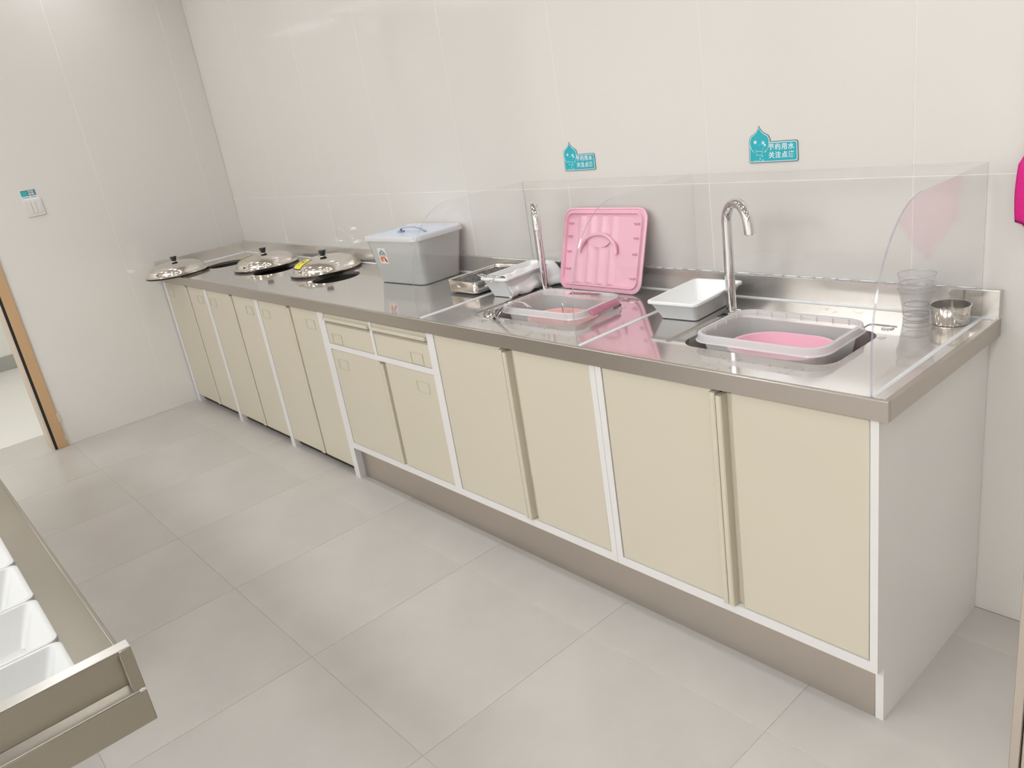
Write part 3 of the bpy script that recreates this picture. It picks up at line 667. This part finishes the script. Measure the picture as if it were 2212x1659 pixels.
# ---- pink tub lid leaning on the acrylic panel
t = thing('tub_lid', 'pink ribbed plastic lid leaning against the clear panel behind the left sink', 'lid', (3.064, -0.098, H+0.001))
lw_, lh = 0.362, 0.270
t.rotation_euler = (math.acos(min(1, .2585/lh))*-1, 0, 0)   # leans back
def slabxz(bm, pts, y0, y1): return prism(pts, y0, y1, 'y', bm)
c0 = lh/2
pp = lambda w, h, r: [(x, c0+z) for x, z in rr(w, h, r, 7)]
bm = bmesh.new()
R_ = lambda w, h, r, y: [(x, y, z) for x, z in pp(w, h, r)]
loft(bm, [R_(lw_-.004, lh-.004, .034, .001), R_(lw_, lh, .036, 0), R_(lw_, lh, .036, -.004), R_(lw_-.010, lh-.010, .033, -.006), R_(lw_-.016, lh-.016, .030, -.003), R_(lw_-.024, lh-.024, .028, -.003), R_(lw_-.030, lh-.030, .026, -.011), R_(lw_-.038, lh-.038, .024, -.011), R_(lw_-.044, lh-.044, .022, -.002)], True, True)
obj('lid_plate', bm, M['pink'], t, smooth=True)
for i in range(5):
    x = -0.096+i*0.048
    bm = bmesh.new(); N = 10; a = []; 
    prof = [(x-0.018+0.036*k/N, -0.0018-0.0075*math.sin(PI*k/N)) for k in range(N+1)]
    lo = [bm.verts.new((px, py, 0.026)) for px, py in prof]; hi = [bm.verts.new((px, py, lh-0.028)) for px, py in prof]
    for k in range(N): bm.faces.new((lo[k], lo[k+1], hi[k+1], hi[k]))
    bm.faces.new(lo[::-1]); bm.faces.new(hi)
    obj('rib', bm, M['pink'], t, smooth=True)
arc = [(-0.008+0.080*math.cos(a), -0.012, 0.124+0.060*math.sin(a)) for a in [R(-2)+(PI+R(4))*k/24 for k in range(25)]]
obj('handle_arch', tube(arc, 0.0062, 10, flat=(1.0, 1.0)), M['pink'], t, smooth=True)
pl = [(-0.008+0.076*math.cos(a), 0.124+0.056*math.sin(a)) for a in [R(52)+R(76)*k/16 for k in range(17)]]+[(-0.008+0.050*math.cos(a), 0.170+0.030*math.sin(a)) for a in [R(195)+R(150)*k/12 for k in range(13)]]
obj('handle_web', prism(pl, -0.0095, -0.004, 'y'), M['pink'], t, bev=0.001, seg=1)
for sx_ in (-1, 1):
    for z, w_ in ((0.222, .022), (0.178, .018), (0.128, .018), (0.070 if sx_ < 0 else 0.052, .022)):
        obj('clip_tab', prism([(-0.002, z), (-0.010, z+0.001), (-0.010, z-0.001), (-0.002, z-0.008)], sx_*0.144-w_/2, sx_*0.144+w_/2, 'x'), M['pink'], t, bev=0.0006, seg=1)
obj('boss', lathe([(0.004, 0), (0.004, 0.002), (0.0025, 0.002), (0.0025, 0.0)], 16), M['pink'], t, smooth=True).location = (0, -0.0035, 0.118)
t.children[-1].rotation_euler = (R(90), 0, 0)

# ---- steel hook tongs by the left tub
t = thing('serving_tongs', 'curved steel serving tongs hooked over the front left corner of the left tub', 'tongs', (2.930, -0.447, H+0.0006), 0)
obj('arm', tube([(-0.055, 0.028, 0.004), (-0.02, 0.014, 0.006), (0.008, 0.004, 0.012), (0.020, 0.010, 0.018)], [.007, .005, .004, .004], 10, flat=(.3, 1)), M['chrome'], t, smooth=True)
obj('scoop', tube([(-0.042, 0.012, 0.016), (-0.036, -0.002, 0.006), (-0.022, -0.010, 0.0025), (-0.008, -0.008, 0.006), (0.000, 0.002, 0.014)], [.005, .007, .008, .007, .005], 10, flat=(.22, 1)), M['chrome'], t, smooth=True)
for o_ in (0, 0.014):
    obj('arm', tube([(-0.010+o_*.6, 0.012-o_*.2, 0.024-o_*.5), (0.004+o_, -0.008, 0.006), (0.020+o_, -0.014, 0.0035), (0.040+o_, -0.010, 0.022), (0.062+o_, -0.002, 0.045), (0.090+o_, 0.012, 0.056+o_*.1), (0.118+o_, 0.028, 0.050), (0.134+o_, 0.038, 0.034)], .0034, 10, flat=(.4, 1.3)), M['chrome'], t, smooth=True)

# ---- cups and bowl
cup_me = None
def cup(z, k, label):
    t = thing('plastic_cup', label, 'cup', (4.066, -0.068, z), 0, 'stacked clear plastic cups')
    t.rotation_euler = (0, 0, k); t.scale = (0.93, 0.93, 1)
    bm = bmesh.new()
    loft(bm, [circ(0.0285, 0.001, 32), circ(0.0305, 0.0, 32), circ(0.031, 0.004, 32), circ(0.0345, 0.030, 32), circ(0.0352, 0.031, 32), circ(0.0405, 0.062, 32), circ(0.0425, 0.064, 32), circ(0.0435, 0.074, 32)], True, False)
    obj('cup_wall', bm, M['cup'], t, smooth=True)
    obj('cup_rim', tube([(0.0442*math.cos(2*PI*i/32), 0.0442*math.sin(2*PI*i/32), 0.0748) for i in range(32)], 0.0014, 8, closed=True), M['cup_rim'], t, smooth=True)
    obj('base_ring', tube([(0.030*math.cos(2*PI*i/28), 0.030*math.sin(2*PI*i/28), 0.0015) for i in range(28)], 0.0011, 6, closed=True), M['cup_rim'], t, smooth=True)
cup(H+0.0015, 0, 'clear plastic cup at the bottom of the stack by the round steel bowl')
cup(H+0.0125, .4, 'clear plastic cup in the middle of the stack by the round steel bowl')
cup(H+0.036, .9, 'clear plastic cup on top of the stack by the round steel bowl')
t = thing('steel_bowl', 'small round straight-sided steel bowl beside the clear cups', 'bowl', (4.1425, -0.068, H+0.0004)); t.scale = (0.92, 0.92, 1)
bm = bmesh.new(); loft(bm, [circ(r, z, 48) for r, z in ((0.038, 0.0), (0.041, 0.001), (0.0425, 0.004), (0.0445, 0.040), (0.0468, 0.0415), (0.0472, 0.043), (0.046, 0.044), (0.0442, 0.043), (0.0418, 0.005), (0.038, 0.002))], True, True)
obj('bowl_shell', bm, M['steel_mirror'], t, smooth=True)
# ---- water drops and puddles on the counter
random.seed(11)
bm = bmesh.new()
def puddle(cx, cy, rx, ry, h):
    n = 16; ph = random.random()*6; pts = []
    for i in range(n):
        a = 2*PI*i/n; k = 1+.28*math.sin(3*a+ph)+.15*math.sin(5*a+ph*2); pts.append((cx+rx*k*math.cos(a), cy+ry*k*math.sin(a)))
    o = [bm.verts.new((x, y, H+0.0003)) for x, y in pts]; i_ = [bm.verts.new((cx+(x-cx)*.8, cy+(y-cy)*.8, H+0.0003+h)) for x, y in pts]
    for i in range(n): bm.faces.new((o[i], o[(i+1) % n], i_[(i+1) % n], i_[i]))
    bm.faces.new(i_)
for cx, cy, rx, ry in ((2.985, -0.478, .020, .012), (2.93, -0.49, .012, .01), (3.01, -0.455, .016, .008), (2.86, -0.455, .02, .006), (2.84, -0.475, .014, .005), (2.89, -0.43, .016, .006), (3.03, -0.48, .012, .006)):
    puddle(cx, cy, rx, ry, .0012)
for _ in range(26): puddle(random.uniform(3.66, 4.0), random.uniform(-0.55, -0.46), random.uniform(.002, .006), random.uniform(.0015, .003), .0006)
for _ in range(20): puddle(random.uniform(3.75, 3.95), random.uniform(-0.10, -0.05), random.uniform(.002, .006), random.uniform(.0015, .003), .0008)
for _ in range(22): puddle(random.uniform(2.75, 3.4), random.uniform(-0.55, -0.47), random.uniform(.0015, .005), random.uniform(.001, .003), .0006)
for _ in range(12): puddle(random.uniform(2.70, 2.86), random.uniform(-0.42, -0.30), random.uniform(.002, .008), random.uniform(.001, .003), .0006)
tag(obj('water_drops', bm, M['drop'], smooth='all'), 'scattered water drops and small puddles on the steel counter around the sinks', 'water', kind='stuff')

# ================================================================ WALL SIGNS
def sign(x0, z0, w, label):
    """x0,z0 lower left corner; drop emblem + rectangle; drawn in sign units of width w"""
    k = w/0.1447
    t = thing('wall_sign', label, 'sign', (x0, -0.0003, z0), 0, 'teal save-water signs'); t.scale = (k, 1, k)
    RW, RH = 0.1447, 0.054
    def outline(off):
        # drop centre (0.0345, 0.0475), radius .031
        cx, cz, r = 0.034, 0.0515, 0.0325-off
        pts = []
        rc = 0.006-off*.5
        def corner(x, z, a0):
            return [(x+rc*math.cos(R(a0+90*i/4)), z+rc*math.sin(R(a0+90*i/4))) for i in range(5)]
        l, rt, b, tp = off, RW-off, off, RH-off
        pts += corner(l+rc, b+rc, 180); pts += corner(rt-rc, b+rc, 270); pts += corner(rt-rc, tp-rc, 0)
        # up onto the drop, over the tip and down its left flank
        a_s = math.asin(max(-1, min(1, (tp-cz)/r)))
        pts.append((cx+r*math.cos(a_s), tp))
        for i in range(1, 6): a = a_s+(R(38)-a_s)*i/5; pts.append((cx+r*math.cos(a), cz+r*math.sin(a)))
        tip = (cx-0.001, 0.0955-off*1.3)
        p1 = (cx+r*math.cos(R(38)), cz+r*math.sin(R(38))); c1 = (cx+0.005, 0.079-off*.5)
        for i in range(1, 8): s = i/8; pts.append(((1-s)**2*p1[0]+2*s*(1-s)*c1[0]+s*s*tip[0], (1-s)**2*p1[1]+2*s*(1-s)*c1[1]+s*s*tip[1]))
        pts.append(tip)
        p2 = (cx-r*math.cos(R(38)), cz+r*math.sin(R(38))); c2 = (cx-0.006, 0.079-off*.5)
        for i in range(1, 8): s = i/8; pts.append(((1-s)**2*tip[0]+2*s*(1-s)*c2[0]+s*s*p2[0], (1-s)**2*tip[1]+2*s*(1-s)*c2[1]+s*s*p2[1]))
        pts.append(p2)
        for i in range(1, 6):
            a = R(142)+(R(182)-R(142))*i/5; pts.append((cx+r*math.cos(a), cz+r*math.sin(a)))
        return pts
    b = obj('sign_plate', prism(outline(0), -0.0020, 0.0, 'y'), M['teal_dark'], t)
    b2 = obj('white_border', prism(outline(0.0022), -0.0023, -0.0020, 'y'), M['print_white'], t)
    obj('teal_face', prism(outline(0.0042), -0.0026, -0.0023, 'y'), M['teal'], t)
    Y = -0.0028
    def line(pts, r, m, closed=False): return obj('emblem_line', tube([(p[0], Y, p[1]) for p in pts], r, 6, closed=closed, flat=(1, 1)), m, t)
    cx, cz, r = 0.034, 0.0515, 0.0285
    line([(cx+r*math.cos(R(a)), cz+r*math.sin(R(a))) for a in range(186, 240, 6)], .0007, M['print_white'])
    line([(cx+r*math.cos(R(a)), cz+r*math.sin(R(a))) for a in range(300, 372, 6)], .0007, M['print_white'])
    def dot(x, z, rr_, m, y=Y): obj('emblem_dot', prism([(x+rr_*math.cos(2*PI*i/16), z+rr_*math.sin(2*PI*i/16)) for i in range(16)], y-.0002, -.0024, 'y'), m, t)
    dot(0.0215, 0.0545, .0043, M['print_white']); dot(0.0213, 0.0552, .0012, M['teal_dark'], Y-.0002)
    dot(0.0452, 0.0520, .0043, M['print_white']); dot(0.0450, 0.0526, .0012, M['teal_dark'], Y-.0002)
    dot(0.0500, 0.0458, .0030, M['print_white'])
    line([(0.0285, 0.0470), (0.0305, 0.0460), (0.0325, 0.0472), (0.0345, 0.0462), (0.0375, 0.0475)], .0005, M['sky'])
    line([(0.0478, 0.043), (0.0455, 0.037), (0.0415, 0.0345)], .0006, M['sky'])
    line([(0.0215, 0.0345), (0.0260, 0.0305), (0.0420, 0.0300), (0.0440, 0.0275), (0.0400, 0.0245), (0.0360, 0.0185), (0.0285, 0.0215), (0.0235, 0.0195), (0.0245, 0.0240)], .0006, M['print_white'], True)
    for x, z in ((0.0345, 0.0105), (0.0415, 0.0175), (0.0425, 0.0062), (0.0510, 0.0290)):
        obj('emblem_droplet', prism([(x+.0016*math.cos(R(a))*(1 if a != 90 else 0), z+(.0016*math.sin(R(a)) if a != 90 else .0038)) for a in range(0, 360, 30)], Y-.0001, -.0024, 'y'), M['print_white'], t)
    for i in range(9): obj('emblem_mark', B(0.0135+i*.0024, 0.0152+i*.0024, Y, -.0024, 0.0048, 0.0066), M['sky'], t)
    obj('emblem_mark', B(0.0075, 0.0115, Y, -.0024, 0.0042, 0.0078), M['teal_dark'], t)
    textmesh('lettering', '节约用水', 0.0172, M['print_white'], t, (0.0972, -0.0028, 0.0385), (R(90), 0, 0), 0.0002, 0.0004, space=1.20)
    textmesh('lettering', '关注点滴', 0.0172, M['print_white'], t, (0.0972, -0.0028, 0.0178), (R(90), 0, 0), 0.0002, 0.0004, space=1.20)
sign(3.5915, 1.173, 0.1447, 'teal water-drop sign on the wall above the right faucet')
sign(2.8825, 1.179, 0.1420, 'teal water-drop sign on the wall above the pink lid')

# ---- light switch and its sticker on the left wall
t = thing('light_switch', 'white three-gang light switch on the left wall below the teal sticker', 'switch', (0.0003, -1.0585, 1.281))
obj('switch_plate', prism(rr(0.083, 0.086, 0.003, 3), 0, 0.006, 'x'), M['switch'], t, bev=0.0015)
for i in range(3):
    r_ = obj('rocker', prism([(p[0]-0.022+0.022*i, p[1]+0.002) for p in rr(0.0205, 0.058, 0.001, 2)], 0.006, 0.0078, 'x'), M['switch'], t, bev=0.0008)
    obj('rocker_gap', B(0.006, 0.0066, -0.022+0.022*i-.0112, -0.022+0.022*i-.0102, -0.026, 0.031), M['switch_line'], r_)
obj('maker_mark', B(0.006, 0.0063, -0.004, 0.005, -0.0355, -0.0345), M['switch_line'], t)
t = thing('switch_sticker', 'teal four-character sticker above the light switch', 'sticker', (0.0003, -1.065, 1.346))
obj('backing', prism([(-.038, -.022), (.038, -.022), (.038, .029), (-.038, .029)], 0, 0.0005, 'x'), M['print_white'], t)
obj('teal_block', prism([(-.035, -.020+.017), (.035, -.020+.017), (.035, .027), (-.035, .027)], 0.0005, 0.0008, 'x'), M['teal_dark'], t)
obj('teal_face', prism([(-.033, .0), (-.009, .0), (-.009, .022), (-.033, .022)], 0.0008, 0.0010, 'x'), M['teal'], t)
textmesh('lettering', '节约', 0.0125, M['print_white'], t, (0.0010, 0.0125, 0.0175), (R(90), 0, R(90)), 0.0001, 0.0003, space=1.15)
textmesh('lettering', '用电', 0.0125, M['print_white'], t, (0.0010, 0.0125, 0.0050), (R(90), 0, R(90)), 0.0001, 0.0003, space=1.15)
for i in range(10):
    if i != 5: obj('small_print', B(0.0005, 0.0008, -0.031+i*.0064, -0.0265+i*.0064, -0.012, -0.008), M['teal_dark'], t)

# ---- magenta towel on the back wall at the right
def towel():
    bm = bmesh.new(); nu, nv = 26, 40; g = []
    for j in range(nv+1):
        v = j/nv; z = 1.230-0.300*v     # top to bottom
        if v < .30: hw = 0.012+0.058*(v/.30)**.8
        elif v < .72: hw = 0.070+0.003*math.sin((v-.3)/.42*PI)
        else: hw = 0.070-0.055*((v-.72)/.28)
        row = []
        for i in range(nu+1):
            u = i/nu*2-1
            x = u*hw; y = -0.004-0.006*(1-abs(u))-0.010*(0.5+.5*math.sin(u*7+v*2))*(1-.5*v)-0.010*math.sin(PI*min(1, v*1.1))
            row.append(bm.verts.new((x, y, z+0.006*math.sin(u*4)+(0.02*abs(u) if v > .72 else 0))))
        g.append(row)
    for j in range(nv):
        for i in range(nu): bm.faces.new((g[j][i], g[j][i+1], g[j+1][i+1], g[j+1][i]))
    return bm
o = tag(obj('towel', towel(), M['towel'], smooth='all'), 'magenta towel hanging on the wall right of the last acrylic divider', 'towel')
o.location = (4.318, -0.004, 0.0); sm = o.modifiers.new('s', 'SOLIDIFY'); sm.thickness = 0.003; sm.offset = 0
t = thing('wall_hook', 'small white hook holding the magenta towel', 'hook', (4.318, 0, 1.236))
obj('hook_plate', prism([(x, z) for x, z in rr(0.022, 0.03, 0.004, 3)], -0.003, 0, 'y'), M['switch'], t)
obj('hook_pin', tube([(0, -0.003, 0.002), (0, -0.018, -0.004), (0, -0.024, -0.002), (0, -0.025, 0.006)], 0.0028, 8), M['chrome'], t, smooth=True)

# ================================================================ SECOND COUNTER (lower left)
C2X, C2Y0, C2Y1 = 3.853, -1.822, -2.390
c2 = thing('countertop', 'stainless steel counter in the foreground holding the row of white bins', 'counter')
slab = obj('worktop', B(0.9, C2X-0.001, C2Y1, C2Y0, H-0.012, H), M['steel_dim'], c2)
bx0 = 3.826-0.1625*7-0.0; cut = obj('cut', B(bx0+0.006, 3.818, -2.126+.006, -1.874-.006, H-.1, H+.1), M['steel_dim'])
md = slab.modifiers.new('b', 'BOOLEAN'); md.object = cut; md.solver = 'EXACT'; bake(slab); bpy.data.objects.remove(cut)
obj('front_edge', B(0.9, C2X-0.018, C2Y0, C2Y0+0.006, ZB, H-0.0002), M['steel_dim'], c2, bev=0.0008, seg=1)
# end upstand: folded steel box seen from its open outer side
x = C2X; yA, yB = C2Y0+0.004, C2Y1
bm = bmesh.new()
obj('end_cap', B(x-0.020, x, yB, yA, HS-0.0015, HS), M['steel'], c2, bev=0.0005, seg=1)   # top fold; lighter steel puts its bright highlight into the colour
box(bm, x-0.020, x-0.0185, yB, yA, ZB, HS-0.0015)             # inner sheet
obj('end_upstand', bm, M['steel_dim'], c2, bev=0.0006, seg=1)
obj('end_flange', B(x-0.018, x, yA-0.0155, yA, H+0.0006, HS-0.0016), M['steel_dim'], c2, bev=0.001, seg=1)
obj('end_flange', prism([(x-0.018, H+0.006), (x, H+0.002), (x, H+0.0006), (x-0.018, H+0.0006)], yB, yA, 'y'), M['steel'], c2)
obj('end_flange', B(x-0.002, x, yB, yA-0.0155, HS-0.0065, HS-0.0016), M['steel_dim'], c2)
obj('end_edge', B(x-0.018, x, yB, yA, ZB-0.007, H-0.0), M['steel_dim'], c2, bev=0.0015, seg=1)
obj('corner_joint', B(x-0.006, x+0.0006, yA-0.008, yA+0.0004, H-0.002, H+0.003), M['chrome'], c2, bev=0.001)
c2c = thing('base_cabinet', 'cream cabinet under the foreground counter, set back from its end', 'cabinet')
obj('carcass', B(0.92, 2.55, C2Y1+0.02, C2Y0-0.03, 0, ZB-0.001), M['white'], c2c)
obj('leg', tube([(2.24, C2Y1+.06, 0), (2.24, C2Y1+.06, 0.02)], 0.02, 12), M['steel'], c2c)
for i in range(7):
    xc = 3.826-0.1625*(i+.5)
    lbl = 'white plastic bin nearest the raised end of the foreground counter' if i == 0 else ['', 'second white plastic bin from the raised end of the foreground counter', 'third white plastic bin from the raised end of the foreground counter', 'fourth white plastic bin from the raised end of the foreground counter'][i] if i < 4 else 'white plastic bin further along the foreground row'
    white_bin((xc, -2.000, 0.822-0.060), (0, 0, 0), lbl, 'row of white bins in the foreground counter', w=0.1615, d=0.252, h=0.060, m='bin_dimmed')

# ---- slim steel upright cutting into the right edge
t = thing('steel_post', 'slim taupe steel upright at the far right edge of the picture', 'post')
kx, ky = 4.487, -0.640
M['taupe'] = mat('taupe_steel', srgb(188, 176, 162), 0.4, 0.3)
obj('outer_channel', B(kx, kx+0.017, ky, ky+0.04, 0, 1.9), M['taupe'], t, bev=0.0015, seg=1)
obj('web', B(kx+0.017, kx+0.020, ky+0.006, ky+0.04, 0, 1.9), M['black'], t)
obj('inner_channel', B(kx+0.020, kx+0.045, ky-0.002, ky+0.04, 0, 1.9), M['taupe'], t, bev=0.0015, seg=1)
obj('foot_plate', B(kx-0.01, kx+0.055, ky-0.01, ky+0.05, 0, 0.004), M['taupe'], t)
